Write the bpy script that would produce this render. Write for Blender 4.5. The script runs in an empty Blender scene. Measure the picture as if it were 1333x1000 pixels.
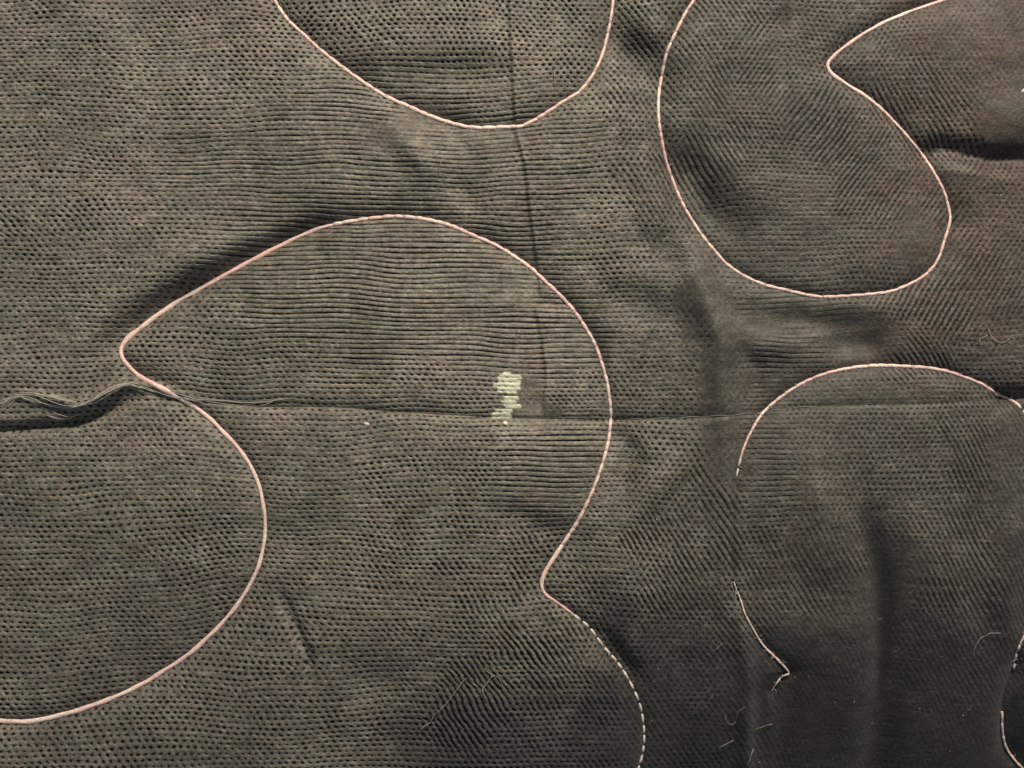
import bpy, math, random
import numpy as np
from mathutils import Vector

random.seed(11)
# one unit = one centimetre; the picture takes in about 13.3 x 10 cm of cloth
S = bpy.context.scene
C = S.collection
S.unit_settings.scale_length = 0.01
CAMZ = 20.0

# ------------------------------------------------------------------ camera
cd = bpy.data.cameras.new('camera')
cam = bpy.data.objects.new('camera', cd); C.objects.link(cam)
cam.location = (0, 0, CAMZ)
cd.sensor_width = 36.0
cd.lens = 36.0 * CAMZ / 13.33
cd.clip_start = 0.5; cd.clip_end = 300
S.camera = cam

# ------------------------------------------------------------------ world + lamps (indoor close-up)
w = bpy.data.worlds.new('World'); S.world = w; w.use_nodes = True
bg = w.node_tree.nodes['Background']
bg.inputs[0].default_value = (0.72, 0.86, 1.0, 1); bg.inputs[1].default_value = 0.21

def area(name, loc, target, size, power, col):
    l = bpy.data.lights.new(name, 'AREA'); l.shape = 'RECTANGLE'; l.size = size[0]; l.size_y = size[1]
    l.energy = power; l.color = col
    o = bpy.data.objects.new(name, l); C.objects.link(o); o.location = loc
    o.rotation_euler = (Vector(target) - Vector(loc)).to_track_quat('-Z', 'Y').to_euler()
    return o
area('ceiling_lamp', (9, 32, 25), (-1.0, 0.5, 0), (7, 5), 25500, (1.0, 0.885, 0.74))

S.view_settings.view_transform = 'Standard'; S.view_settings.look = 'None'
S.view_settings.exposure = 0.0; S.view_settings.gamma = 1.0

# ------------------------------------------------------------------ helpers
def smooth(a, b, t):
    t = np.clip((t - a) / (b - a), 0, 1); return t * t * (3 - 2 * t)

_tab = {}
def vn(x, y, sx, sy, seed):
    """smooth value noise, -1..1"""
    if seed not in _tab:
        _tab[seed] = np.random.RandomState(seed).uniform(-1, 1, (256, 256)).astype(np.float32)
    T = _tab[seed]
    u = x / sx + 1000.0; v = y / sy + 1000.0
    iu = np.floor(u).astype(np.int64); iv = np.floor(v).astype(np.int64)
    fu = (u - iu).astype(np.float32); fv = (v - iv).astype(np.float32)
    fu = fu * fu * fu * (fu * (fu * 6 - 15) + 10); fv = fv * fv * fv * (fv * (fv * 6 - 15) + 10)
    a = T[iv & 255, iu & 255]; b = T[iv & 255, (iu + 1) & 255]
    c = T[(iv + 1) & 255, iu & 255]; d = T[(iv + 1) & 255, (iu + 1) & 255]
    return (a * (1 - fu) + b * fu) * (1 - fv) + (c * (1 - fu) + d * fu) * fv

def seg_dist(X, Y, p, q):
    dx, dy = q[0] - p[0], q[1] - p[1]
    L2 = dx * dx + dy * dy + 1e-9
    t = np.clip(((X - p[0]) * dx + (Y - p[1]) * dy) / L2, 0, 1)
    ex = X - (p[0] + t * dx); ey = Y - (p[1] + t * dy)
    return np.sqrt(ex * ex + ey * ey), t

def catmull(P, step=6.0):
    P = [np.array(p, float) for p in P]
    Q = [2 * P[0] - P[1]] + P + [2 * P[-1] - P[-2]]
    out = []
    for i in range(1, len(Q) - 2):
        p0, p1, p2, p3 = Q[i - 1], Q[i], Q[i + 1], Q[i + 2]
        n = max(1, int(np.linalg.norm(p2 - p1) / step))
        for k in range(n):
            t = k / n
            out.append(0.5 * ((2 * p1) + (-p0 + p2) * t + (2 * p0 - 5 * p1 + 4 * p2 - p3) * t * t + (-p0 + 3 * p1 - 3 * p2 + p3) * t ** 3))
    out.append(P[-1]); return np.array(out)

# ------------------------------------------------------------------ traced stitch lines (photo coordinates -> cloth)
PA = [(330,-45),(345,-20),(357,0),(374,25.5),(396,46),(418,66),(450,91),(487.6,117),(508,128.5),(531.8,138.7),(555.6,149.6),(582.8,159),(610,165.5),(630.4,166.6),(657.5,165.5),(678,164.5),(693,158),(715.3,144.5),(735.7,130.9),(752.7,120.7),(766.3,105.4),(776.5,88.4),(785,68),(791.8,40.8),(796.2,17),(798,0),(799,-45)]
PB = [(-60,925),(-25,935),(0,938),(20,939.4),(44,938.7),(68,933.6),(95,926.8),(125.8,916.6),(159.8,903),(190.3,887.7),(217.5,870.7),(244.7,852.7),(268.5,831.7),(288.9,811.3),(307.6,789.2),(322.9,765.4),(334.8,741.6),(341.6,717.8),(345,694),(344.7,673.6),(342.6,658),(338.2,635.9),(328,610.4),(312.7,586.6),(292.3,564.5),(271.9,544),(251.5,528.8),(227.7,515.2),(203.9,502.3),(183.5,491.4),(166.6,476.2),(158.7,464.3),(158,454),(164.9,442.2),(183.5,426.9),(203.9,411.6),(231,392.9),(258.3,377.6),(288.9,360.6),(322.9,341.9),(363.7,320.8),(401,303.2),(428,294),(463.8,287),(491,283.5),(513,281.8),(542,283.8),(569,288.9),(589.6,295),(616.8,307),(643.9,318.5),(668,333),(691.5,349.5),(708.5,365.4),(728.9,384.4),(745.9,403),(761.2,425.2),(774.8,449),(783.3,472.8),(790,496.6),(793.5,520.3),(795,540.7),(792.8,567.9),(786.7,595),(776.5,625.7),(764.6,654),(751,680.4),(735.7,704),(718.7,729.7),(707.9,748.4),(705,762),(710.2,773.9),(728.9,787),(752.7,805),(766.3,816),(778.2,831.7),(788.4,845.2),(802,860.5),(813.9,877.5),(824,896.2),(832.6,916.6),(837,938.7),(838.5,959),(836,982.9),(831,1000),(822,1045)]
PC = [(925,-45),(913,-18),(903.4,0),(893.2,15.3),(880.2,40.8),(868.3,68),(861.5,98.6),(857.4,125.8),(857.4,153),(861.5,183.5),(868.3,214),(880,246),(890,268),(900,285.5),(913.6,306),(930.6,327),(945.9,343.6),(968,358.9),(995.2,370.8),(1022.4,377.5),(1046,383),(1070,386.5),(1104,385.4),(1134.5,382.9),(1158.3,379.8),(1178.7,372.5),(1199,362),(1212.7,350),(1222,336),(1228.5,316),(1236.5,288.9),(1235.8,275.3),(1229.7,251.5),(1219.5,231),(1209.3,214),(1195.7,195.4),(1180.4,176.7),(1161.7,156.4),(1144.7,139.4),(1124.3,124),(1100.5,108.8),(1083.5,96.9),(1077,85.5),(1083.5,74.8),(1104,57.8),(1131,40),(1155,27.5),(1189,13.6),(1229.7,0),(1262,-12),(1320,-45)]
PD = [(958.5,621),(962.9,601.9),(966.3,588.3),(976.5,564.5),(993.5,537.3),(1019,515.2),(1046,498.3),(1073.3,487),(1100.5,480.6),(1127.7,477),(1155,476.2),(1182,477.2),(1209.3,479.2),(1233,483.5),(1257,491.5),(1279,500.5),(1294.3,510.5),(1307.9,517.5),(1320,523),(1328.3,530.5),(1336,540),(1352,566),(1362,600)]
PD2 = [(955,757),(959,769),(963.9,780.7),(969.7,799.4),(981.6,821.5),(993.5,840.2),(1010.5,857),(1025.5,873),(1026.5,876.5),(1017.3,880.3),(1010.5,889.4),(1004.4,899.6)]
PE = [(1362,780),(1345,803),(1333,826.6),(1326.6,840),(1320.8,857),(1318.8,871)]
PE2 = [(1303.8,926),(1303.6,940),(1304.3,952),(1307.9,970),(1318,986.3),(1330,999),(1352,1016),(1385,1040)]
SEAM = [(-300,560),(-60,548),(0,541),(45,536),(95,537),(130,524),(163,503),(195,506),(240,520),(310,528),(355,530),(440,531),(540,538),(640,543.5),(720,546),(800,547),(880,545),(960,541),(1010,535),(1060,530),(1130,527),(1200,526),(1260,523),(1310,520.5),(1333,519),(1640,520)]
sm = catmull(SEAM, 5)
def seam_y(x): return np.interp(x, sm[:, 0], sm[:, 1])

# ------------------------------------------------------------------ relief of the cloth
# (polyline, half width px, height cm): soft valleys (-) and ridges (+)
FOLDS = [
 ([(58,508),(105,478),(150,440),(215,393),(290,350),(360,315),(420,291),(520,274)], 15, -.17),
 ([(100,450),(190,372),(290,318),(380,285)], 26, .07),
 ([(575,205),(600,245),(640,285)], 20, -.07),
 ([(520,150),(545,200),(580,250)], 22, .05),
 ([(470,85),(560,95),(700,95)], 22, -.07),
 ([(500,55),(620,55),(720,60)], 26, .06),
 ([(790,10),(830,75),(880,150)], 28, -.13),
 ([(815,20),(875,60)], 20, .05),
 ([(862,150),(900,230),(925,270),(990,340)], 27, -.20),
 ([(930,185),(985,240),(1040,255)], 38, .07),
 ([(1170,205),(1235,192),(1290,205),(1360,206)], 15, -.18),
 ([(1180,235),(1260,222),(1340,232)], 26, .03),
 ([(1240,150),(1340,150)], 26, .03),
 ([(910,404),(1010,414),(1100,422),(1220,430)], 20, -.13),
 ([(1060,440),(1110,448),(1180,455)], 20, -.14),
 ([(965,445),(1060,458)], 16, .05),
 ([(750,380),(850,400),(940,440)], 28, -.12),
 ([(660,395),(720,395),(760,392)], 9, -.05),
 ([(810,530),(820,600),(800,680)], 22, -.15),
 ([(850,600),(890,640)], 40, .08),
 ([(1090,550),(1130,650),(1158,760),(1165,860),(1165,1040)], 25, -.22),
 ([(1070,600),(1085,700),(1080,780)], 26, .05),
 ([(1220,640),(1240,760),(1270,900)], 46, .16),
 ([(1030,830),(1032,900),(1032,1040)], 14, -.05),
 ([(960,560),(955,640),(962,760),(975,860),(985,1040)], 13, .12),
 ([(880,310),(915,380),(938,450),(945,540),(948,640)], 20, .20),
 ([(960,440),(985,480),(990,540)], 12, -.06),
 ([(755,800),(790,830),(825,880),(850,930)], 14, -.12),
 ([(345,740),(372,790),(397,850),(412,920)], 9, -.09),
 ([(395,730),(420,800),(440,880)], 22, .04),
 ([(440,900),(560,890)], 30, -.05),
 ([(430,970),(640,960)], 40, -.05),
 ([(600,560),(680,590),(740,600)], 30, .05),
 ([(600,650),(700,685),(770,700)], 20, -.09),
 ([(20,650),(110,640),(200,700)], 30, -.05),
 ([(0,740),(90,740),(160,760)], 30, -.05),
 ([(110,230),(240,260)], 40, -.05),
 ([(150,60),(260,90)], 34, -.04),
 ([(-30,558),(0,559),(50,556),(100,550),(150,530),(185,515)], 7, -.17),
 ([(0,516),(30,512),(70,520),(100,527),(135,514),(168,498),(200,503),(240,518),(300,526)], 6, .15),
 ([(-60,480),(60,490),(120,500)], 20, .04),
 ([(1290,520),(1340,514)], 10, -.10),
 ([(480,120),(530,190),(590,262)], 16, .06), ([(545,110),(600,190),(655,275)], 20, -.07),
 ([(800,10),(840,80),(900,150)], 30, -.09),
 ([(800,290),(860,330),(905,390)], 26, -.08), ([(830,180),(850,260),(880,330)], 22, .06),
 ([(1050,560),(1065,680),(1075,790)], 26, .08),
 ([(760,560),(840,700),(900,850)], 60, .06), ([(590,760),(640,860),(640,960)], 50, .05),
 ([(140,560),(60,640),(0,700)], 40, .05), ([(1180,20),(1270,60),(1333,60)], 40, .06),
 ([(985,-20),(1030,120)], 24, -.06),
 ([(1320,560),(1325,660),(1310,780),(1335,900)], 22, .16),
 ([(1345,880),(1350,1000)], 22, -.10),
]
# vertical creases pressed into the cloth: (polyline, width, step cm) left side stands higher
STEPS = [
 ([(660,-60),(666,60),(672,168),(684,215),(690,270),(700,340),(706,390)], 2.4, -.045),
 ([(697,398),(706,440),(712,490),(708,540)], 2.4, -.040),
 ([(657,560),(656,640),(652,690)], 3, .012),
 ([(1028,-60),(1030,120)], 5.0, -.02),
 ([(905,345),(930,385),(960,440)], 3.0, .03),
]
lines_px = {}

def base_relief(X, Y):
    """large shape of the cloth, cm, without the stitch valleys"""
    H = np.zeros(X.shape, np.float32)
    # cloth rolls away at the lower right
    yb = 835 - (X - 800) * 0.22
    t = (Y - yb) / 60.0
    soft = np.where(t > 8, t, np.log1p(np.exp(np.minimum(t, 8))))
    H -= (0.15 * soft * smooth(800, 905, X)).astype(np.float32) * 0.98
    # gentle slope at the bottom left of the roll
    H -= (0.10 * np.maximum(0, (Y - 820) / 100.0) ** 1.5 * smooth(340, 560, X)).astype(np.float32)
    H += 0.050 * vn(X, Y, 150, 120, 3) + 0.018 * vn(X, Y, 62, 55, 4) + .006 * vn(X, Y, 26, 24, 5)
    # seam ditch
    d = Y - seam_y(X)
    k = smooth(200, 330, X) * 0.75 + 0.25
    H -= k * (0.06 * np.exp(-np.abs(d) / np.where(d < 0, 9.0, 3.0)) + 0.05 * np.exp(-np.abs(d) / 32.0)) * (1 - .5 * smooth(860, 960, X))
    for pts, wd, hgt in FOLDS:
        best = None; A = np.array(pts, float); L = np.concatenate([[0], np.cumsum(np.hypot(*np.diff(A, axis=0).T))])
        for n, (p, q) in enumerate(zip(pts[:-1], pts[1:])):
            D, t = seg_dist(X, Y, p, q)
            pos = (L[n] + t * (L[n + 1] - L[n])) / L[-1]
            if best is None: best, at = D, pos
            else:
                at = np.where(D < best, pos, at); best = np.minimum(best, D)
        def off(p): return p[0] < -5 or p[0] > 1338 or p[1] < -5 or p[1] > 1010
        e = (1.0 if off(pts[0]) else smooth(0, .42, at)) * (1.0 if off(pts[-1]) else smooth(0, .42, 1 - at))
        H += hgt * e * np.exp(-(best / wd) ** 2)
    for pts, wd, st in STEPS:
        ys = [p[1] for p in pts]; xs = [p[0] for p in pts]
        cx = np.interp(Y, ys, xs)
        m = smooth(ys[0] - 6, ys[0] + 14, Y) * (1 - smooth(ys[-1] - 14, ys[-1] + 4, Y))
        s = X - cx
        prof = 0.5 * (1 - np.tanh(s / wd)) * np.exp(-np.maximum(-s, 0) / 90.0) - 0.5 * np.exp(-(s / (wd * 1.2)) ** 2)
        H += st * m * prof
    return H.astype(np.float32)

DEP = 0.15          # depth of a stitch line below the puffed cloth
def to_cloth(pts, depth):
    """photo point -> point on the cloth, for this camera height"""
    P = np.array(pts, float); X0 = P[:, 0] - 666.5; Y0 = P[:, 1] - 500.0
    x, y = P[:, 0].copy(), P[:, 1].copy()
    for _ in range(12):
        h = base_relief(x, y) - depth
        x = 666.5 + X0 * (CAMZ - h) / CAMZ; y = 500 + Y0 * (CAMZ - h) / CAMZ
    return np.stack([x, y], 1)

curves = {}
for k, P in dict(A=PA, B=PB, C=PC, D=PD, D2=PD2, E=PE, E2=PE2).items():
    curves[k] = to_cloth(catmull(P, 5.0), DEP)

curves['gapD'] = to_cloth(catmull([(958,625),(955,665),(953,710),(955,753)], 5.0), DEP)
curves['gapE'] = to_cloth(catmull([(1318,874),(1310,892),(1305,912),(1304,924)], 5.0), DEP)
# vertex grid, dense where the picture looks, coarser in the margin
def axis(lo, hi, n, m, far):
    mid = np.linspace(lo, hi, n)
    step = mid[1] - mid[0]
    g = np.cumsum(np.linspace(step * 1.2, 2 * far / m - step * 1.2, m))
    return np.concatenate([lo - g[::-1], mid, hi + g])
ux = axis(-22, 1360, 1085, 42, 230)
vy = axis(-22, 1030, 952, 42, 210)
jv = int(np.argmin(np.abs(vy - 540))); vy[jv] = 540.0
GX, GV = np.meshgrid(ux, vy)
GY = GV + (seam_y(GX) - 540) * np.exp(-((GV - 540) / 70.0) ** 2)
GX = GX.astype(np.float64)

def stitch_distance(X, Y, xs, ys_lo, ys_hi, R=170):
    D = np.full(X.shape, 400.0, np.float32)
    for k, c in curves.items():
        cc = c[::2] if (len(c) % 2) else np.vstack([c[::2], c[-1:]])
        for p, q in zip(cc[:-1], cc[1:]):
            x0, x1 = min(p[0], q[0]) - R, max(p[0], q[0]) + R
            y0, y1 = min(p[1], q[1]) - R, max(p[1], q[1]) + R
            i0, i1 = np.searchsorted(xs, [x0, x1]); j0, j1 = np.searchsorted(vy, [y0 - 40, y1 + 40])
            if i1 <= i0 or j1 <= j0: continue
            d, _ = seg_dist(X[j0:j1, i0:i1], Y[j0:j1, i0:i1], p, q)
            D[j0:j1, i0:i1] = np.minimum(D[j0:j1, i0:i1], d)
    return D
SD = stitch_distance(GX, GY, ux, None, None)
def puff(D):
    D = np.sqrt(D * D + 2.0) - 1.41
    return -DEP * (0.62 * np.exp(-D / 34.0) + 0.38 * np.exp(-D / 9.0)).astype(np.float32)
HB = base_relief(GX, GY) + puff(SD)

# ------------------------------------------------------------------ the weave: a lattice of three wave sets with local weights
# (cx, cy, rx, ry, rows, falling diagonals, rising diagonals, strength)
BL = [
 (60,60,140,80, 1,.45,.30,1),(60,340,150,140, 1,.38,.40,1),(70,300,80,26,.6,.9,.3,.9),(200,110,120,60,1,.40,.25,1),(330,90,60,60,.9,.6,.3,1),
 (330,180,110,60, 1,.12,.10,1),(430,130,60,60,1,.05,.05,.9),(450,230,150,60, 1,.05,.05,1),(600,230,90,70,1,.10,.05,1),
 (510,330,180,60, 1,.0,.0,1),(450,420,170,60,1,.04,.02,1),(600,440,130,80,1,.0,.0,1),(260,420,60,40,.9,.4,.6,1),(330,490,90,40,1,.5,.2,1),
 (560,500,90,30,.9,.5,.2,1),(740,460,40,60,1,.0,.0,1),(745,510,30,20,.8,.7,.1,1),(700,515,20,22,.2,.1,.1,.15),
 (740,230,60,60,1,.10,.06,1),(790,300,50,50,.8,.7,.3,1),(830,380,60,50,.9,.4,.3,1),(850,440,50,60,.9,.6,.3,1),(740,390,60,16,1,.1,.1,.6),
 (560,110,110,40,1,.15,.08,1.1),(620,40,90,50,.6,.6,.5,1),(480,40,60,40,.8,.7,.4,1),(740,50,50,50,.6,.7,.5,.9),(420,20,50,40,.6,.5,.8,1),
 (775,60,12,60,.2,.2,.2,.35),(540,170,60,16,.6,.1,.1,.18),(640,180,40,12,.5,0,0,.4),
 (850,30,50,60,.4,1,.5,1),(830,110,40,50,.4,.9,.5,1),(820,200,40,50,.6,.6,.6,.9),(850,270,36,60,.4,1,.4,.8),
 (930,60,50,60,.3,1,.3,1),(1000,110,50,70,.25,.2,1,1),(1050,60,30,60,.6,.7,.5,.8),(1030,20,12,90,.2,.2,.2,.3),(1060,170,60,50,.15,.15,1,1),(960,170,40,40,.5,1,.3,1),
 (900,230,36,50,.2,1,.1,.6),(1020,250,60,40,.8,.6,.3,1),(1050,290,70,40,1,.15,.25,1),(1130,240,50,60,.2,.2,1,.8),(1000,330,80,30,1,.3,.3,.9),
 (1195,300,30,50,.1,.1,.2,.15),(1150,330,30,30,.5,.7,.5,.7),(1150,80,50,40,.4,.6,.8,.7),(1210,130,60,50,.2,1,.3,.9),(1280,60,50,80,.1,.3,.3,.3),(1320,130,30,80,0,.1,.1,.08),
 (1250,250,40,40,.2,.3,1,.7),(1310,280,40,60,.4,.5,.5,.6),(1280,350,60,40,.2,.2,1,.6),(1220,420,60,40,.15,.2,1,1),(1190,465,50,30,.1,1,.1,1),(1310,440,40,40,.4,.3,.3,.35),(1300,490,40,20,.8,.6,.2,.7),
 (1040,408,70,14,1,0,0,.6),(1110,445,60,24,.2,.1,.1,.12),(1010,470,50,30,1,.05,.05,1),(1000,425,40,12,.2,.1,.1,.1),(925,400,16,50,.1,.2,.2,.08),(945,480,22,60,.1,.2,.2,.08),(952,570,20,60,.1,.1,.1,.10),(1150,500,100,12,.9,.6,.3,.5),(1050,515,40,14,.5,.1,.1,.4),
 (870,560,40,40,.8,.8,.7,1),(860,620,50,40,.9,.8,.8,1),(930,640,34,70,.2,1,.2,1),(1000,600,34,60,1,.15,.1,1),(1060,590,30,50,.6,.5,.4,.6),(1170,610,70,60,.8,.8,.8,1),(1270,630,40,80,.3,1,.2,1),(1315,640,20,70,.1,.3,.1,.25),
 (740,610,60,50,1,.08,.04,1),(700,640,50,30,1,.1,.05,.9),(780,690,30,50,.9,.4,.2,1),(850,720,50,60,.35,1,.25,1),(920,760,40,80,.4,1,.3,1),(860,830,60,30,.6,.8,.9,1),(900,900,50,50,.3,.8,.4,.55),(860,970,50,40,.3,.9,.3,.5),
 (1000,700,40,40,.7,.9,.3,1),(1060,740,60,50,.2,1,.2,.5),(1080,690,40,40,.2,.5,.2,.3),(1000,780,40,30,.3,1,.2,.6),(1160,780,30,90,.1,.2,.1,.08),(1250,760,60,60,.15,1,.15,.7),(1180,690,30,20,.5,.9,.3,.8),
 (1060,880,70,60,.2,.8,.2,.16),(1150,960,120,70,.3,.5,.2,.12),(1270,880,60,80,.1,.8,.1,.28),(1320,980,60,60,.1,.5,.1,.1),(990,950,26,70,.1,.6,.1,.25),
 (620,930,60,40,.15,1,.15,1),(720,860,60,60,.35,1,.15,1),(780,920,40,60,.5,1,.3,.9),(700,950,60,40,.6,.9,.5,.9),(480,760,90,60,.9,.65,.35,1),(460,880,80,50,1,.7,.45,1),(560,640,90,60,.9,.6,.25,1),(430,580,90,40,1,.4,.3,.9),(640,760,70,70,.8,.85,.25,1),
 (120,640,140,70,1,.5,.45,1),(120,780,150,70,1,.55,.55,1),(250,740,60,80,.9,.8,.4,1.05),(120,970,120,36,.9,.7,.75,1.05),(300,950,90,60,.9,.65,.7,1),(380,840,50,60,.8,.6,.6,1),(380,680,40,70,1,.45,.3,1),
]
def weave(X, Y):
    # local warp of the yarns
    wy = 7.0 * vn(X, Y, 190, 150, 21) + 2.6 * vn(X, Y, 75, 50, 22) + .5 * vn(X, Y, 34, 18, 23)
    wx = 7.0 * vn(X, Y, 170, 190, 24) + 2.5 * vn(X, Y, 60, 80, 25) + .45 * vn(X, Y, 30, 34, 26)
    wy += -0.085 * (X - 170) * np.exp(-((X - 150) / 190) ** 2 - ((Y - 740) / 150) ** 2) * -1.0
    wy -= 0.035 * (X - 480) * np.exp(-((X - 480) / 120) ** 2 - ((Y - 400) / 100) ** 2)
    wy += 0.05 * (X - 760) * np.exp(-((X - 760) / 90) ** 2 - ((Y - 230) / 80) ** 2)
    # the yarns kink a little where the stitches pull
    y = Y + wy; x = X + wx
    # pitch: rows 6 px at the top, 7 at the bottom; beads 10.2 px left, 7.7 right
    p0, p1 = 6.0, 0.0010
    v = np.log1p(p1 * y / p0 * 1.0) / p1
    q0, q1 = 10.2, -0.0020
    u = np.log1p(q1 * x / q0) / q1
    lf = 1 - smooth(560, 850, X)
    v = v + (.03 + .08 * lf) * vn(X, Y, 60, 7, 31)
    u = u + (.05 + .09 * lf) * vn(X, Y, 14, 6.6, 32) + (.03 + .22 * lf) * vn(X, Y, 200, 13, 33)
    f1 = v; f2 = u - v / 2; f3 = u + v / 2
    # (in picture terms f2 const falls... rising / falling set by sign)
    W = np.zeros((4,) + X.shape, np.float32); tot = np.zeros(X.shape, np.float32) + 0.02
    jx = X + 22 * vn(X, Y, 55, 55, 41) + 7 * vn(X, Y, 18, 18, 45); jy = Y + 18 * vn(X, Y, 55, 55, 42) + 6 * vn(X, Y, 18, 18, 46)
    W[0] += .02 * .9; W[1] += .02 * .5; W[2] += .02 * .4; W[3] += .02
    for cx, cy, rx, ry, a, b, c, s in BL:
        i0, i1 = np.searchsorted(ux, [cx - 3 * rx - 30, cx + 3 * rx + 30]); j0, j1 = np.searchsorted(vy, [cy - 3 * ry - 70, cy + 3 * ry + 70])
        sl = (slice(j0, j1), slice(i0, i1))
        g = np.exp(-1.6 * (((jx[sl] - cx) / rx) ** 2 + ((jy[sl] - cy) / ry) ** 2)).astype(np.float32)
        g = g * 60.0 / math.sqrt(rx * ry) * (3.0 if s < .3 else 1.0)
        tot[sl] += g; W[0][sl] += g * a; W[1][sl] += g * b; W[2][sl] += g * c; W[3][sl] += g * s
    W /= tot
    w1 = np.clip(W[0] * (1 + .35 * vn(X, Y, 26, 16, 51)), 0, 1.2)
    w2 = np.clip(W[1] * (1 + .55 * vn(X, Y, 24, 20, 52)), 0, 1.2)
    w3 = np.clip(W[2] * (1 + .55 * vn(X, Y, 22, 20, 53)), 0, 1.2)
    amp = np.clip(W[3] * (1 - .15 * smooth(700, 900, X)) * (1 + .22 * vn(X, Y, 40, 26, 54) + .18 * vn(X, Y, 11, 9, 55)), 0, 1.25)
    mx = np.maximum(np.maximum(w1, w2), w3) + 1e-3
    w1 = (w1 / mx) ** 1.5; w2 = (w2 / mx) ** 1.5; w3 = (w3 / mx) ** 1.5
    tp = 2 * np.pi
    c1 = np.cos(tp * f1); c2 = np.cos(tp * f2); c3 = np.cos(tp * f3)
    f = w1 * c1 + w2 * c2 + w3 * c3
    top = w1 + w2 + w3 + 1e-3
    K = 1.62 + 1.9 * np.clip(w1 - np.maximum(w2, w3), 0, 1) ** 2
    g = np.exp(K * (f - top) / np.maximum(top, .5) ** .72)
    g *= 1 + .28 * vn(X, Y, 9, 5, 56)
    g *= 1 + .30 * vn(X, Y, 110, 3.1, 57) + .15 * vn(X, Y, 3.9, 60, 58)
    g *= 1 - .25 * np.clip(w1 - np.maximum(w2, w3), 0, 1)
    mean = .26
    inside = smooth(-200, -60, X) * (1 - smooth(1400, 1540, X)) * smooth(-180, -60, Y) * (1 - smooth(1060, 1180, Y))
    amp = amp * inside
    g = mean + (g - mean) * np.clip(amp, 0, 1.2)
    return np.clip(g, 0, 1.1).astype(np.float32), amp.astype(np.float32)
G, AMP = weave(GX, GY)
near = np.exp(-(SD / 4.5) ** 2)                      # cloth is pinched flat right beside the thread
G = G * (1 - .5 * near) + .35 * .5 * near
H = HB - (0.034 - .015 * smooth(700, 950, GX)) * G + 0.0035 * vn(GX, GY, 3.2, 2.4, 61) * (.4 + .6 * np.clip(AMP, 0, 1))
TINT = (0.5 + .20 * vn(GX, GY, 46, 36, 71) + .25 * vn(GX, GY, 17, 14, 72) + .15 * vn(GX, GY, 7, 5, 73)).astype(np.float32)
TINT = TINT - (.45 * smooth(1000, 1250, GX) * (1 - smooth(420, 620, GY))).astype(np.float32)
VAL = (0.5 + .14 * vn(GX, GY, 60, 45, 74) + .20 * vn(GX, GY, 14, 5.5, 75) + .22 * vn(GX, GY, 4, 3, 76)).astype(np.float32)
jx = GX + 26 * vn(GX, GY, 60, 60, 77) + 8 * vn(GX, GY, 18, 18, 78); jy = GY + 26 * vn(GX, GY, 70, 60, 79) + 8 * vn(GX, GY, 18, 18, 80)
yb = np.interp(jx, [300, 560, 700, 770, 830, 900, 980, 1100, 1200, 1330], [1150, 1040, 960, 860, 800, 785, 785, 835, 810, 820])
COOL_SHADE = .80 * smooth(-120, 90, jy - yb)
COOL_SHADE = np.maximum(COOL_SHADE, .66 * smooth(840, 950, jy) * smooth(380, 560, jx))
COOL_SHADE = np.maximum(COOL_SHADE, .25 * smooth(560, 900, jy) * smooth(0, 60, jx))
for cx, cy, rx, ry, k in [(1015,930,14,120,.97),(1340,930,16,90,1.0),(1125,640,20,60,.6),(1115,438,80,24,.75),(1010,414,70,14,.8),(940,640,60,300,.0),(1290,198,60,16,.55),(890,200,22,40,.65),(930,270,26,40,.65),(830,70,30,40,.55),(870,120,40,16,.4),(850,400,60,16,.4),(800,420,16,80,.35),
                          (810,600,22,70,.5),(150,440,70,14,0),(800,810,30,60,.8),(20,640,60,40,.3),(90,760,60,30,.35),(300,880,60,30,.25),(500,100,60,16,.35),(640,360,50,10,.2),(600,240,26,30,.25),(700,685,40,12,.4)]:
    COOL_SHADE = np.maximum(COOL_SHADE, k * np.exp(-((jx - cx) / rx) ** 2 - ((jy - cy) / ry) ** 2))  # soft shade of fold hollows painted into the yarn colour
COOL_SHADE = np.maximum(COOL_SHADE, np.clip(.46 * smooth(740, 980, jx), 0, 1) + .06 * smooth(1230, 1333, jx))  # light falloff toward the right, painted as darker yarn
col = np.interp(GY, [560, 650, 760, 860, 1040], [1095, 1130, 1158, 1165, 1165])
COOL_SHADE = np.maximum(COOL_SHADE, np.exp(-((GX - col) / 24.0) ** 2) * smooth(560, 720, GY) * (1 - .3 * smooth(880, 960, GY)))  # painted shade of the upright fold, over its relief
PAINTED_SHEEN = np.zeros(GX.shape, np.float32)  # sheen zones and pale fold ridges painted as lighter yarn
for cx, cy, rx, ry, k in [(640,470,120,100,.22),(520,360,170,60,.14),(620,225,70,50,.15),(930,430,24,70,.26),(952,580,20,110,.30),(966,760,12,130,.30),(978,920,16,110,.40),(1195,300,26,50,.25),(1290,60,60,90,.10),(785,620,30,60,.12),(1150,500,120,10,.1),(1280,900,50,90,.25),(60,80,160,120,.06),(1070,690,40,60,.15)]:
    PAINTED_SHEEN = np.maximum(PAINTED_SHEEN, k * np.exp(-((jx - cx) / rx) ** 2 - ((jy - cy) / ry) ** 2))
VAL = VAL + PAINTED_SHEEN  # painted sheen joins the random tone
COOL_SHADE = COOL_SHADE.astype(np.float32)

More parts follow.
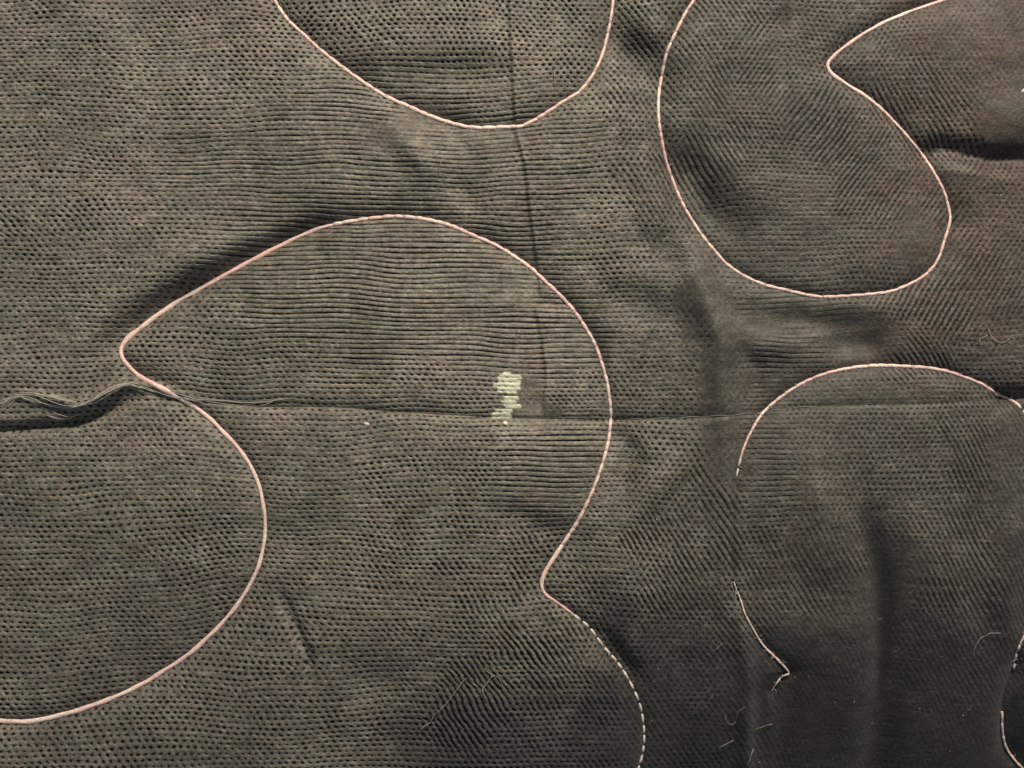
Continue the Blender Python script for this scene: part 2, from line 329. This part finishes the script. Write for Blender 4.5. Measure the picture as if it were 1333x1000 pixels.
def height_at(x, y):
    """surface height (cm) at cloth point, bilinear on the grid (ignores the seam row warp, solved by search)"""
    i = int(np.clip(np.searchsorted(ux, x) - 1, 0, len(ux) - 2))
    col = GY[:, i]
    j = int(np.clip(np.searchsorted(col, y) - 1, 0, len(vy) - 2))
    fx = (x - ux[i]) / (ux[i + 1] - ux[i]); fy = (y - col[j]) / (col[j + 1] - col[j])
    fx = min(max(fx, 0), 1); fy = min(max(fy, 0), 1)
    return float((HS[j, i] * (1 - fx) + HS[j, i + 1] * fx) * (1 - fy) + (HS[j + 1, i] * (1 - fx) + HS[j + 1, i + 1] * fx) * fy)
HS = HB - 0.010
def world(x, y, z): return ((x - 666.5) / 100.0, (500.0 - y) / 100.0, z)
def pick(px, py, lift=0.0):
    """photo point -> world point on the cloth surface"""
    x, y = px, py; h = 0
    for _ in range(10):
        h = height_at(x, y) + lift
        x = 666.5 + (px - 666.5) * (CAMZ - h) / CAMZ; y = 500 + (py - 500) * (CAMZ - h) / CAMZ
    return world(x, y, h)

# ------------------------------------------------------------------ materials
def mat(name):
    m = bpy.data.materials.new(name); m.use_nodes = True
    nt = m.node_tree; return m, nt, nt.nodes['Principled BSDF']
def N(nt, t, **kw):
    n = nt.nodes.new(t)
    for k, v in kw.items(): setattr(n, k, v)
    return n
def attr(nt, name): return N(nt, 'ShaderNodeAttribute', attribute_name=name).outputs['Fac']
def mix(nt, fac, a, b, mode='MIX'):
    n = N(nt, 'ShaderNodeMix', data_type='RGBA', blend_type=mode)
    if isinstance(fac, float): n.inputs[0].default_value = fac
    else: nt.links.new(fac, n.inputs[0])
    for s, v in ((6, a), (7, b)):
        if isinstance(v, tuple): n.inputs[s].default_value = v
        else: nt.links.new(v, n.inputs[s])
    return n.outputs[2]
def ramp(nt, fac, stops):
    n = N(nt, 'ShaderNodeValToRGB'); nt.links.new(fac, n.inputs[0])
    e = n.color_ramp.elements
    while len(e) < len(stops): e.new(0.5)
    for k, (p, c) in enumerate(stops): e[k].position = p; e[k].color = c
    return n.outputs[0]

cloth, nt, bs = mat('sheer_black_weave')
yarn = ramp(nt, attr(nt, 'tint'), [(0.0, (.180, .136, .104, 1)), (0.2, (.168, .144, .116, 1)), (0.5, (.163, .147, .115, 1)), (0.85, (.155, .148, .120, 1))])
cool_shade = ramp(nt, attr(nt, 'tint'), [(0.15, (.020, .019, .022, 1)), (0.85, (.015, .018, .023, 1))])
yarn = mix(nt, attr(nt, 'cool_shade'), yarn, cool_shade)  # dark cool cloth and the painted shade share this mix
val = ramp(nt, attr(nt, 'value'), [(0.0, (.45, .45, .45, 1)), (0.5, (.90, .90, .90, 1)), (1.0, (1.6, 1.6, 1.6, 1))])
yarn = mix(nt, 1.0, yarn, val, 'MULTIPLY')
opn = N(nt, 'ShaderNodeMapRange', interpolation_type='SMOOTHSTEP'); opn.inputs[1].default_value = .10; opn.inputs[2].default_value = .50
nt.links.new(attr(nt, 'opening'), opn.inputs[0])
gap = mix(nt, opn.outputs[0], yarn, (.006, .0045, .003, 1))
tcf = N(nt, 'ShaderNodeTexCoord'); mpf = N(nt, 'ShaderNodeMapping'); mpf.inputs['Scale'].default_value = (26, 62, 30)
nt.links.new(tcf.outputs['Object'], mpf.inputs['Vector'])
nzf = N(nt, 'ShaderNodeTexNoise'); nzf.inputs['Scale'].default_value = 1.0; nzf.inputs['Detail'].default_value = 3; nt.links.new(mpf.outputs[0], nzf.inputs['Vector'])
gap = mix(nt, 1.0, gap, ramp(nt, nzf.outputs[0], [(.32, (.62, .62, .62, 1)), (.68, (1.42, 1.42, 1.42, 1))]), 'MULTIPLY')
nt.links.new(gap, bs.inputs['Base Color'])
bs.inputs['Roughness'].default_value = .6; bs.inputs['Specular IOR Level'].default_value = .32
bs.inputs['Sheen Weight'].default_value = .12; bs.inputs['Sheen Roughness'].default_value = .5
tc = N(nt, 'ShaderNodeTexCoord'); nz = N(nt, 'ShaderNodeTexNoise'); nz.inputs['Scale'].default_value = 38; nz.inputs['Detail'].default_value = 4
nt.links.new(tc.outputs['Object'], nz.inputs['Vector'])
bp = N(nt, 'ShaderNodeBump'); bp.inputs['Strength'].default_value = .6; bp.inputs['Distance'].default_value = .012
nt.links.new(nz.outputs[0], bp.inputs['Height']); nt.links.new(bp.outputs[0], bs.inputs['Normal'])

thread_m, nt, bs = mat('peach_thread')
tc = N(nt, 'ShaderNodeTexCoord'); nz = N(nt, 'ShaderNodeTexNoise'); nz.inputs['Scale'].default_value = 1.1; nz.inputs['Detail'].default_value = 5
nt.links.new(tc.outputs['Object'], nz.inputs['Vector'])
colr = ramp(nt, nz.outputs[0], [(.34, (.76, .49, .45, 1)), (.5, (.82, .60, .53, 1)), (.64, (.86, .71, .60, 1))])
nz2 = N(nt, 'ShaderNodeTexNoise'); nz2.inputs['Scale'].default_value = 45; nz2.inputs['Detail'].default_value = 3
nt.links.new(tc.outputs['Object'], nz2.inputs['Vector'])
v2 = ramp(nt, nz2.outputs[0], [(.3, (.68, .62, .62, 1)), (.62, (1.1, 1.1, 1.1, 1))])
nt.links.new(mix(nt, 1.0, colr, v2, 'MULTIPLY'), bs.inputs['Base Color'])
bs.inputs['Roughness'].default_value = .55; bs.inputs['Sheen Weight'].default_value = .3
bp = N(nt, 'ShaderNodeBump'); bp.inputs['Strength'].default_value = .6; bp.inputs['Distance'].default_value = .012
nt.links.new(nz2.outputs[0], bp.inputs['Height']); nt.links.new(bp.outputs[0], bs.inputs['Normal'])

pale_m, nt, bs = mat('cream_thread')
bs.inputs['Base Color'].default_value = (.88, .80, .68, 1); bs.inputs['Roughness'].default_value = .5
tc = N(nt, 'ShaderNodeTexCoord'); nz2 = N(nt, 'ShaderNodeTexNoise'); nz2.inputs['Scale'].default_value = 30
nt.links.new(tc.outputs['Object'], nz2.inputs['Vector'])
nt.links.new(ramp(nt, nz2.outputs[0], [(.3, (.52, .40, .35, 1)), (.55, (.74, .66, .58, 1))]), bs.inputs['Base Color'])

lint_m, nt, bs = mat('grey_lint')
bs.inputs['Roughness'].default_value = .6
tc = N(nt, 'ShaderNodeTexCoord'); nz2 = N(nt, 'ShaderNodeTexNoise'); nz2.inputs['Scale'].default_value = 12
nt.links.new(tc.outputs['Object'], nz2.inputs['Vector'])
nt.links.new(ramp(nt, nz2.outputs[0], [(.3, (.14, .13, .115, 1)), (.65, (.38, .36, .32, 1))]), bs.inputs['Base Color'])

seam_m, nt, bs = mat('grey_seam_yarn')
bs.inputs['Base Color'].default_value = (.17, .155, .125, 1); bs.inputs['Roughness'].default_value = .7; bs.inputs['Alpha'].default_value = .75

fray_m, nt, bs = mat('pale_frayed_fibre')
bs.inputs['Base Color'].default_value = (.62, .58, .50, 1); bs.inputs['Roughness'].default_value = .6; bs.inputs['Alpha'].default_value = .85

chalk_m, nt, bs = mat('pale_yellow_residue')
tc = N(nt, 'ShaderNodeTexCoord'); nz2 = N(nt, 'ShaderNodeTexNoise'); nz2.inputs['Scale'].default_value = 16
nt.links.new(tc.outputs['Object'], nz2.inputs['Vector'])
nt.links.new(ramp(nt, nz2.outputs[0], [(.3, (.52, .51, .37, 1)), (.6, (.72, .72, .54, 1))]), bs.inputs['Base Color'])
bs.inputs['Roughness'].default_value = .8
nt.links.new(attr(nt, 'cover'), bs.inputs['Alpha'])

# ------------------------------------------------------------------ builders
def link(name, me, m, parent=None, smooth_on=True):
    o = bpy.data.objects.new(name, me); C.objects.link(o)
    if m: me.materials.append(m)
    if smooth_on: me.polygons.foreach_set('use_smooth', np.ones(len(me.polygons), bool))
    if parent: o.parent = parent
    return o

def grid_mesh(name, j0, j1, i0=0, i1=None, hh=None, keep=None, extra=None):
    i1 = i1 or len(ux)
    X = GX[j0:j1, i0:i1]; Y = GY[j0:j1, i0:i1]; Z = (H if hh is None else hh)[j0:j1, i0:i1]
    n, m = X.shape
    co = np.empty((n * m, 3), np.float32)
    co[:, 0] = ((X - 666.5) / 100).ravel(); co[:, 1] = ((500 - Y) / 100).ravel(); co[:, 2] = Z.ravel()
    a = np.arange(n * m).reshape(n, m)
    q = np.stack([a[:-1, :-1], a[1:, :-1], a[1:, 1:], a[:-1, 1:]], -1).reshape(-1, 4)
    if keep is not None:
        q = q[keep.reshape(-1)]
        used, inv = np.unique(q, return_inverse=True)
        co = co[used]; q = inv.reshape(-1, 4)
    me = bpy.data.meshes.new(name)
    me.vertices.add(len(co)); me.vertices.foreach_set('co', co.ravel())
    me.loops.add(q.size); me.loops.foreach_set('vertex_index', q.astype(np.int32).ravel())
    me.polygons.add(len(q)); me.polygons.foreach_set('loop_start', np.arange(0, q.size, 4, dtype=np.int32))
    me.polygons.foreach_set('loop_total', np.full(len(q), 4, np.int32))
    me.update(calc_edges=True)
    if extra is not None:
        at = me.attributes.new('cover', 'FLOAT', 'POINT'); at.data.foreach_set('value', extra[j0:j1, i0:i1].ravel()[used].astype(np.float32))
    if keep is None:
        for nm, arr in (('opening', G), ('tint', TINT), ('value', VAL), ('cool_shade', COOL_SHADE)):
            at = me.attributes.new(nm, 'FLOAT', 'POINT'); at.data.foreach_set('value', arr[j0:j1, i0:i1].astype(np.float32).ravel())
    return me

quilt = bpy.data.objects.new('quilt', None); C.objects.link(quilt)
quilt['label'] = 'black woven quilted cloth with peach meandering stitch lines filling the whole view'
quilt['category'] = 'quilt'
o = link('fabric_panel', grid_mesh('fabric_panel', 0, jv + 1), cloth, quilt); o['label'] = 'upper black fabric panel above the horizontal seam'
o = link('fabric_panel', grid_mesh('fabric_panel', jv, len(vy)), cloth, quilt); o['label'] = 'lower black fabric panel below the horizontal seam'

# pale yellowish residue caught on the ribs
BANDS = [(484.6,489,654.6,665),(488.5,493,649,679),(493,496.5,648,672),(496.2,501,648,677.5),(499.5,503.5,641,677),(503,507,648,677),(507,510.5,648,673),(510,512.5,661,673),
         (516.3,520.2,656,674.5),(522.3,525.2,653,672),(527,531,657,679),(533.6,537,645.5,667),(536.8,544,640,665),(549,552.5,656,661)]
i0, i1 = np.searchsorted(ux, [630, 690]); j0, j1 = np.searchsorted(vy, [474, 572])
X = GX[j0:j1, i0:i1] + 1.6 * vn(GX[j0:j1, i0:i1], GY[j0:j1, i0:i1], 5, 2.6, 91); Y = GY[j0:j1, i0:i1]
M = np.zeros(X.shape)
for a, b, c, d in BANDS:
    M = np.maximum(M, smooth(a - 1.9, a + .6, Y) * (1 - smooth(b - .6, b + 1.9, Y)) * smooth(c - 3.2, c + 2.2, X) * (1 - smooth(d - 2.2, d + 3.2, X)))
HC = H.copy(); HC[j0:j1, i0:i1] = H[j0:j1, i0:i1] - .004 + .010 * M
fm = M > .04
keep = fm[:-1, :-1] | fm[1:, :-1] | fm[:-1, 1:] | fm[1:, 1:]
cov = np.zeros(H.shape, np.float32); cov[j0:j1, i0:i1] = np.clip(1.35 * M - .1 + .35 * vn(GX[j0:j1, i0:i1], GY[j0:j1, i0:i1], 4, 2.2, 92) * (M < .9), 0, .96)
me_r = grid_mesh('residue_patch', j0, j1, i0, i1, hh=HC, keep=keep, extra=cov)
ch = link('residue_patch', me_r, chalk_m, quilt)
ch['label'] = 'pale yellow residue patch caught on the ribs above the seam'

def frames(P):
    P = np.array(P, float); T = np.gradient(P, axis=0); T /= np.linalg.norm(T, axis=1)[:, None] + 1e-9
    up = np.array([0, 0, 1.0]); Sd = np.cross(T, up); Sd /= np.linalg.norm(Sd, axis=1)[:, None] + 1e-9
    return P, T, Sd, np.cross(Sd, T)
def tube(V, F, P, rad, n=6, ca=None, cb=None, twist=0.0, lobes=0.0, squash=1.0):
    """a round strand along P; lobes > 0 makes it read as two twisted plies"""
    P, T, Sd, Up = frames(P); b = len(V); m = len(P)
    L = np.concatenate([[0], np.cumsum(np.linalg.norm(np.diff(P, axis=0), axis=1))])
    for i in range(m):
        r = rad[i] if hasattr(rad, '__len__') else rad
        for k in range(n):
            a = 2 * math.pi * k / n
            rr = r * (1 + lobes * math.cos(2 * (a + L[i] * twist)))
            V.append(tuple(P[i] + Sd[i] * (rr * math.cos(a)) + Up[i] * (rr * squash * math.sin(a))))
    for i in range(m - 1):
        for k in range(n):
            k2 = (k + 1) % n
            F.append((b + i * n + k, b + i * n + k2, b + (i + 1) * n + k2, b + (i + 1) * n + k))
    F.append(tuple(b + k for k in range(n))[::-1]); F.append(tuple(b + (m - 1) * n + k for k in range(n)))
def mesh(name, V, F):
    me = bpy.data.meshes.new(name); me.from_pydata(V, [], F); me.update(); return me

def resample(P, step):
    P = np.array(P); d = np.concatenate([[0], np.cumsum(np.linalg.norm(np.diff(P, axis=0), axis=1))])
    n = max(2, int(d[-1] / step) + 1); s = np.linspace(0, d[-1], n)
    return np.stack([np.interp(s, d, P[:, 0]), np.interp(s, d, P[:, 1])], 1), s

# thread: (key, label, radius px as function of picture x,y, smooth test, dashed test)
rs = random.Random(5)
def build_line(key, label, rfun, style):
    """style(x,y) -> 'rope' (no stitch told apart), 'stitch', 'dash'"""
    P, s = resample(curves[key], 1.5)
    rad = np.array([rfun(x, y) for x, y in P]) * .92 / 100.0
    hz = np.array([height_at(x, y) for x, y in P])
    k = np.ones(7) / 7; hz2 = np.convolve(np.pad(hz, 3, mode='edge'), k, 'valid')
    st = [style(x, y) for x, y in P]
    V, F = [], []
    # the continuous strand, drawn thinner where separate stitches lie over it, below the cloth where they are dashed
    lift = {'D2': .03, 'E': .03, 'E2': .03}.get(key, 0); hz2 = hz2 + lift
    wob = np.interp(s, np.arange(0, s[-1] + 9, 9), [rs.uniform(-1, 1) for _ in np.arange(0, s[-1] + 9, 9)])
    core = []
    for i, (x, y) in enumerate(P):
        f = {'rope': 1.0, 'stitch': .78, 'dash': .4}[st[i]]
        sink = {'rope': .35, 'stitch': .10, 'dash': -1.6}[st[i]]
        core.append((x, y, hz2[i] + rad[i] * sink, rad[i] * f * (1 + .16 * wob[i])))
    core = np.array(core); kk = np.ones(5) / 5
    zz = np.convolve(np.pad(core[:, 2], 2, mode='edge'), kk, 'valid'); rr = np.convolve(np.pad(core[:, 3], 2, mode='edge'), kk, 'valid')
    W = [world(core[i, 0], core[i, 1], zz[i]) for i in range(len(P))]
    tube(V, F, W, rr, n=8, twist=9.0, lobes=.10, squash=.85)
    line = link('quilting_thread', mesh('quilting_thread', V, F), thread_m, quilt); line['label'] = label
    # single stitches
    i = 0; cnt = 0
    while i < len(P) - 4:
        if st[i] == 'rope': i += 1; continue
        L = rs.uniform(13, 24) if st[i] == 'stitch' else rs.uniform(11.5, 15.5)
        gapl = rs.uniform(-3.5, -.5) if st[i] == 'stitch' else rs.uniform(1.0, 3.0)
        j = min(len(P) - 1, i + int(L / 1.5))
        if j - i < 4: break
        idx = list(range(i, j + 1, 1)); m = len(idx); pts = []; rd = []
        lean = rs.uniform(-.05, .22) * (1 if st[i] == 'dash' else .5)
        cen = P[idx[0]] * .5 + P[idx[-1]] * .5
        tx, ty = P[idx[-1]] - P[idx[0]]; l = math.hypot(tx, ty); nx, ny = -ty / l, tx / l
        for a, ii in enumerate(idx):
            t = a / (m - 1); bow = math.sin(math.pi * t)
            r = rad[ii] * ((0.66 + .38 * bow ** .5) if st[i] == 'stitch' else (.42 + .62 * bow ** .5))
            off = (t - .5) * lean * rad[ii] * 100 * 1.1
            pts.append(world(P[ii][0] + nx * off, P[ii][1] + ny * off, hz2[ii] + rad[ii] * ((-.05 + .5 * bow ** .6) if st[i] == 'stitch' else (-.45 + 1.1 * bow ** .6))))
            rd.append(r)
        V, F = [], []
        tube(V, F, pts[::1], rd[::1], n=6, twist=10.0, lobes=.12, squash=.8)
        o = link('stitch', mesh('stitch', V, F), pale_m if (st[i] == 'dash') else thread_m, line)
        cnt += 1
        i = j + int(round(gapl / 1.5))
    # loose fuzz standing off the strand
    V, F = [], []
    for q in range(int(s[-1] / 7)):
        ii = rs.randrange(2, len(P) - 2); x, y = P[ii]
        if st[ii] == 'rope' and rs.random() < .75: continue
        a = rs.uniform(0, 6.28); Ln = rs.uniform(2.5, 8.0); cv = rs.uniform(-1.2, 1.2); pts = []
        for t in (0, .33, .66, 1):
            pts.append(world(x + math.cos(a + cv * t) * Ln * t, y + math.sin(a + cv * t) * Ln * t, hz2[ii] + rad[ii] * .8 + .02 * t))
        tube(V, F, pts, [.0028, .0025, .002, .001], n=3)
    if V:
        o = link('fuzz', mesh('fuzz', V, F), pale_m, line); o['kind'] = 'stuff'
    return cnt

def rB(x, y):
    base = 3.9 if y > 640 and x < 400 else 3.3
    base = np.interp(x, [0, 250, 345], [3.9, 3.5, 2.7]) if (y > 640 and x < 400) else base
    if x < 380 and y <= 640: base = np.interp(y, [300, 450, 560, 640], [3.2, 3.7, 3.5, 2.9])
    if 380 <= x <= 640 and y < 340: base = 3.3
    if x > 640: base = np.interp(y, [320, 390, 470, 650, 740, 800, 1000], [3.0, 3.2, 2.5, 2.6, 3.2, 2.1, 1.8])
    return base
total = 0
total += build_line('A', 'peach stitch line curving as a bowl at the top centre', lambda x, y: np.interp(x, [340, 480, 640, 720, 800], [2.7, 3.2, 3.4, 2.9, 2.3]), lambda x, y: 'rope' if x < 560 and rs is None else 'stitch')
total += build_line('B', 'long peach stitch line looping round the central petal shape', rB, lambda x, y: 'dash' if (x > 738 and y > 790) else ('rope' if (x < 430 or (x < 760 and 690 < y < 790 and x < 728)) else 'stitch'))
total += build_line('C', 'peach stitch line round the pointed petal at the upper right', lambda x, y: np.interp(x, [857, 940, 1080, 1160, 1240], [2.4, 2.4, 2.9, 2.5, 2.3]) , lambda x, y: 'rope' if (x > 1075 and y < 130) else 'stitch')
total += build_line('D', 'peach stitch line arching over the right middle', lambda x, y: np.interp(x, [958, 970, 1000, 1150, 1333], [1.3, 2.0, 2.5, 3.0, 2.3]), lambda x, y: 'dash' if y > 600 or x > 1318 else 'stitch')
total += build_line('D2', 'short peach stitch line ending in a hook at the lower right', lambda x, y: np.interp(y, [755, 785, 860, 878, 900], [.6, 1.2, 1.8, 1.7, 1.0]), lambda x, y: 'dash' if (y < 778 or y > 880) else 'stitch')
total += build_line('E', 'cream stitch line leaving the right edge above the dark hollow', lambda x, y: 1.8, lambda x, y: 'dash' if y > 845 else 'stitch')
total += build_line('E2', 'cream stitch line crossing the lower right corner', lambda x, y: 1.9, lambda x, y: 'stitch')
print('stitches', total)

# ------------------------------------------------------------------ frayed seam edge at the left
V, F = [], []
FR = [
 [(-30,518),(0,523),(22,514),(40,515),(62,523),(80,527),(100,527),(120,520),(140,508),(158,499),(172,499),(186,505),(205,512)],
 [(-20,540),(0,533),(14,523),(24,516),(34,521),(50,526)],
 [(20,514),(40,513),(60,516),(82,521),(98,526)],
 [(60,524),(85,529),(108,524),(128,517),(150,503),(168,500),(190,509)],
 [(120,521),(142,510),(160,503),(185,508),(215,517),(245,523),(262,526)],
 [(200,508),(230,516),(258,522),(290,525),(320,526),(352,527)],
 [(240,519),(280,527),(320,529),(345,526)],
 [(340,527),(352,525),(362,520),(372,517)],
 [(275,522),(320,523),(350,523),(384,516)],
 [(-10,528),(10,520),(26,515)],
 [(100,528),(118,526),(140,515),(155,506)],
 [(62,538),(84,544),(100,540)],
]
for pl in FR:
    c = catmull(pl, 4)
    for rep in range(1 if min(x for x, y in pl) >= 200 else 3):
        ph = rs.uniform(0, 6); dx = rs.uniform(-5, 5); dy = rs.uniform(-3.2, 3.2)
        pts = [pick(x + dx + .6 * math.sin(i * .5 + ph), y + dy + .9 * math.sin(i * .37 + ph), .02 + .012 * rep) for i, (x, y) in enumerate(c)]
        n = len(pts); tube(V, F, pts, [.0036 * (0.35 + .65 * math.sin(math.pi * (k + .5) / n)) for k in range(n)], n=4)
fr = link('frayed_edge', mesh('frayed_edge', V, F), fray_m, quilt); fr['label'] = 'pale frayed fibres along the left end of the seam'
# fine light selvage yarn along the rest of the seam
for a, b, r, lab in ((196, 640, .005, None), (800, 1068, .013, 'pale folded lip of the seam at the right'), (1068, 1315, .004, None)):
    V, F = [], []
    pts = []
    for i, x in enumerate(np.arange(a, b, 4)):
        y = float(seam_y(x)) + (1.6 if x < 700 else -1.0) + .5 * math.sin(i * .7)
        pts.append(pick(x, y, .004))
    n = len(pts); tube(V, F, pts, [r * (.5 + .5 * abs(math.sin(k * .33))) for k in range(n)], n=5)
    o = link('seam_yarn', mesh('seam_yarn', V, F), seam_m, quilt)
    if lab: o['label'] = lab

# ------------------------------------------------------------------ lint lying on the cloth, each a thing
def fibre(pl, r, label, lift=.03, name='lint_fibre'):
    c = catmull(pl, 2.5)
    pts = [pick(x + rs.uniform(-.25, .25), y + rs.uniform(-.25, .25), lift + .012 * math.sin(i * .5)) for i, (x, y) in enumerate(c)]
    o0 = np.array(pts[len(pts) // 2]); V, F = [], []
    n = len(pts); tube(V, F, [np.array(p) - o0 for p in pts], [r * .82 * (.6 + .5 * rs.random()) for k in range(n)], n=4)
    o = link(name, mesh(name, V, F), lint_m); o.location = o0
    o['label'] = label; o['category'] = 'lint'; o['group'] = 'lint fibres lying on the quilt'
    return o
fibre([(546,951),(553,945),(561,940),(565,932),(581,916),(594,899),(602,888),(607,883)], .0075, 'longest pale slanting lint fibre on the cloth at the bottom centre')
fibre([(634.8,911.6),(628,900),(631,894),(641,880)], .009, 'short bright bent lint fibre just right of the long slanting one')
fibre([(630,870),(636,875.6),(647,881),(652,888),(655,895)], .006, 'faint lint fibre above and right of the bright bent one')
fibre([(1286.4,428),(1290,437),(1296.6,443.6),(1304,446.6),(1311,444),(1319.4,436.4)], .007, 'pale U shaped lint fibre by the right edge between two stitch lines')
fibre([(1276,449),(1275.6,441),(1280,439),(1285.8,437)], .007, 'tiny hooked lint fibre just left of the U shaped one')
fibre([(1268,855),(1268,848),(1271,840),(1276,832),(1282,828),(1290,824.5),(1303,824.5)], .006, 'thin arched lint fibre on the dark cloth left of the cream stitches')
fibre([(936,973),(945,969),(955,964)], .008, 'short pale lint fibre at the bottom left of the dark fold')
fibre([(973,997),(977,986),(981,975)], .008, 'upright short lint fibre at the bottom edge below the hook')
fibre([(945,930),(945,938),(951,943),(957,941),(959,931),(962,926),(969,921)], .005, 'looped faint lint fibre on the vertical fold ridge')
fibre([(983,950),(990,947),(999,944),(1006,943)], .005, 'thin level lint fibre below the hooked stitch end')
fibre([(576,206),(573,215),(571,228)], .0045, 'faint upright lint fibre between the top bowl and the central petal')
fibre([(735,66),(722,81),(722,100),(723,119)], .0045, 'faint bent lint fibre inside the top bowl of stitches')
fibre([(1006,668),(1001,664),(998,658)], .004, 'tiny lint fibre under the right arch of stitches')
fibre([(930,848),(940,838)], .005, 'tiny lint fibre on the dark ribbed cloth left of the hook')
fibre([(1222,194),(1228,198),(1233,204)], .006, 'short lint fibre in the dark fold at the upper right')
fibre([(12,905),(14,912),(22,922)], .006, 'short bent lint fibre just above the lower left stitch line')

def speck(px, py, r, label):
    el = rs.uniform(1.0, 2.1); r *= .6
    me = bpy.data.meshes.new('lint_speck'); V, F = [], []
    n = 7; rings = 5
    V.append((0, 0, r * .3))
    for a in range(1, rings):
        th = math.pi * a / rings
        for k in range(n):
            ph = 2 * math.pi * k / n; q = r * (1 + rs.uniform(-.3, .3))
            V.append((q * math.sin(th) * math.cos(ph) * el, q * math.sin(th) * math.sin(ph), q * math.cos(th) * .35))
    V.append((0, 0, -r * .3))
    for k in range(n): F.append((0, 1 + k, 1 + (k + 1) % n))
    for a in range(rings - 2):
        for k in range(n):
            b = 1 + a * n; F.append((b + k, b + n + k, b + n + (k + 1) % n, b + (k + 1) % n))
    b = 1 + (rings - 2) * n
    for k in range(n): F.append((b + k, len(V) - 1, b + (k + 1) % n))
    me.from_pydata(V, [], F); me.update()
    o = link('lint_speck', me, pale_m if r > .0155 else lint_m); o.location = pick(px, py, r * .3)
    o.rotation_euler = (0, 0, rs.uniform(0, 3))
    o['label'] = label; o['category'] = 'lint'; o['group'] = 'lint specks on the quilt'
for a in [
 (477.5,552,.034,'small white lint speck just below the seam, left of the yellow patch'),
 (68,508.5,.021,'bright white lint fleck above the frayed seam end at the left'),
 (82,543,.016,'grey lint speck below the frayed seam end at the left'),
 (82,628,.018,'pale lint speck on the beaded weave left of the lower loop'),
 (1332,118,.03,'round pale lint speck cut by the right edge near the top'),
 (1303,254,.018,'small lint speck near the right edge outside the upper right petal'),
 (1286,148,.015,'faint lint speck near the right edge above the dark fold'),
 (855,676,.018,'lint speck on the ribbed cloth right of the long stitch line'),
 (1197,922,.018,'lint speck low on the dark smooth cloth, upper left of three'),
 (1237,978,.018,'lint speck at the bottom of the dark smooth cloth'),
 (1254,931,.022,'larger lint speck on the grey smooth cloth left of the corner stitches'),
 (1112,913,.018,'lint speck in the middle of the dark smooth cloth'),
 (1035,882,.016,'lint speck just right of the hooked stitch end'),
 (1330,857,.02,'lint speck in the dark hollow at the right edge'),
 (1053,880,.014,'faint lint speck further right of the hooked stitch end'),
 (1207,242,.014,'faint lint speck inside the upper right petal near its right side'),
 (103,982,.016,'pale lint speck below the lower left stitch line'),
 (105,949,.018,'bright lint speck just under the lower left stitch line'),
 (857,870,.016,'lint speck on the dark cloth right of the dashed stitches'),
 (988,992,.02,'lint speck at the bottom edge below the hook'),
]: speck(*a)

# dust too fine and too scattered to count
V, F = [], []
for q in range(260):
    px, py = rs.uniform(-20, 1350), rs.uniform(-20, 1020)
    a = rs.uniform(0, 6.28); Ln = rs.choice([1.5, 2, 3, 4, 6, 9]); cv = rs.uniform(-1.5, 1.5); pts = []
    for t in (0, .4, .7, 1):
        x = px + math.cos(a + cv * t) * Ln * t; y = py + math.sin(a + cv * t) * Ln * t
        pts.append(world(x, y, height_at(x, y) + .006))
    k = rs.uniform(.6, 1.3)
    tube(V, F, pts, [.0025 * k, .003 * k, .0022 * k, .001 * k], n=4)
o = link('dust', mesh('dust', V, F), lint_m); o['kind'] = 'stuff'; o['label'] = 'fine pale dust and hairs scattered over the dark quilt'; o['category'] = 'dust'
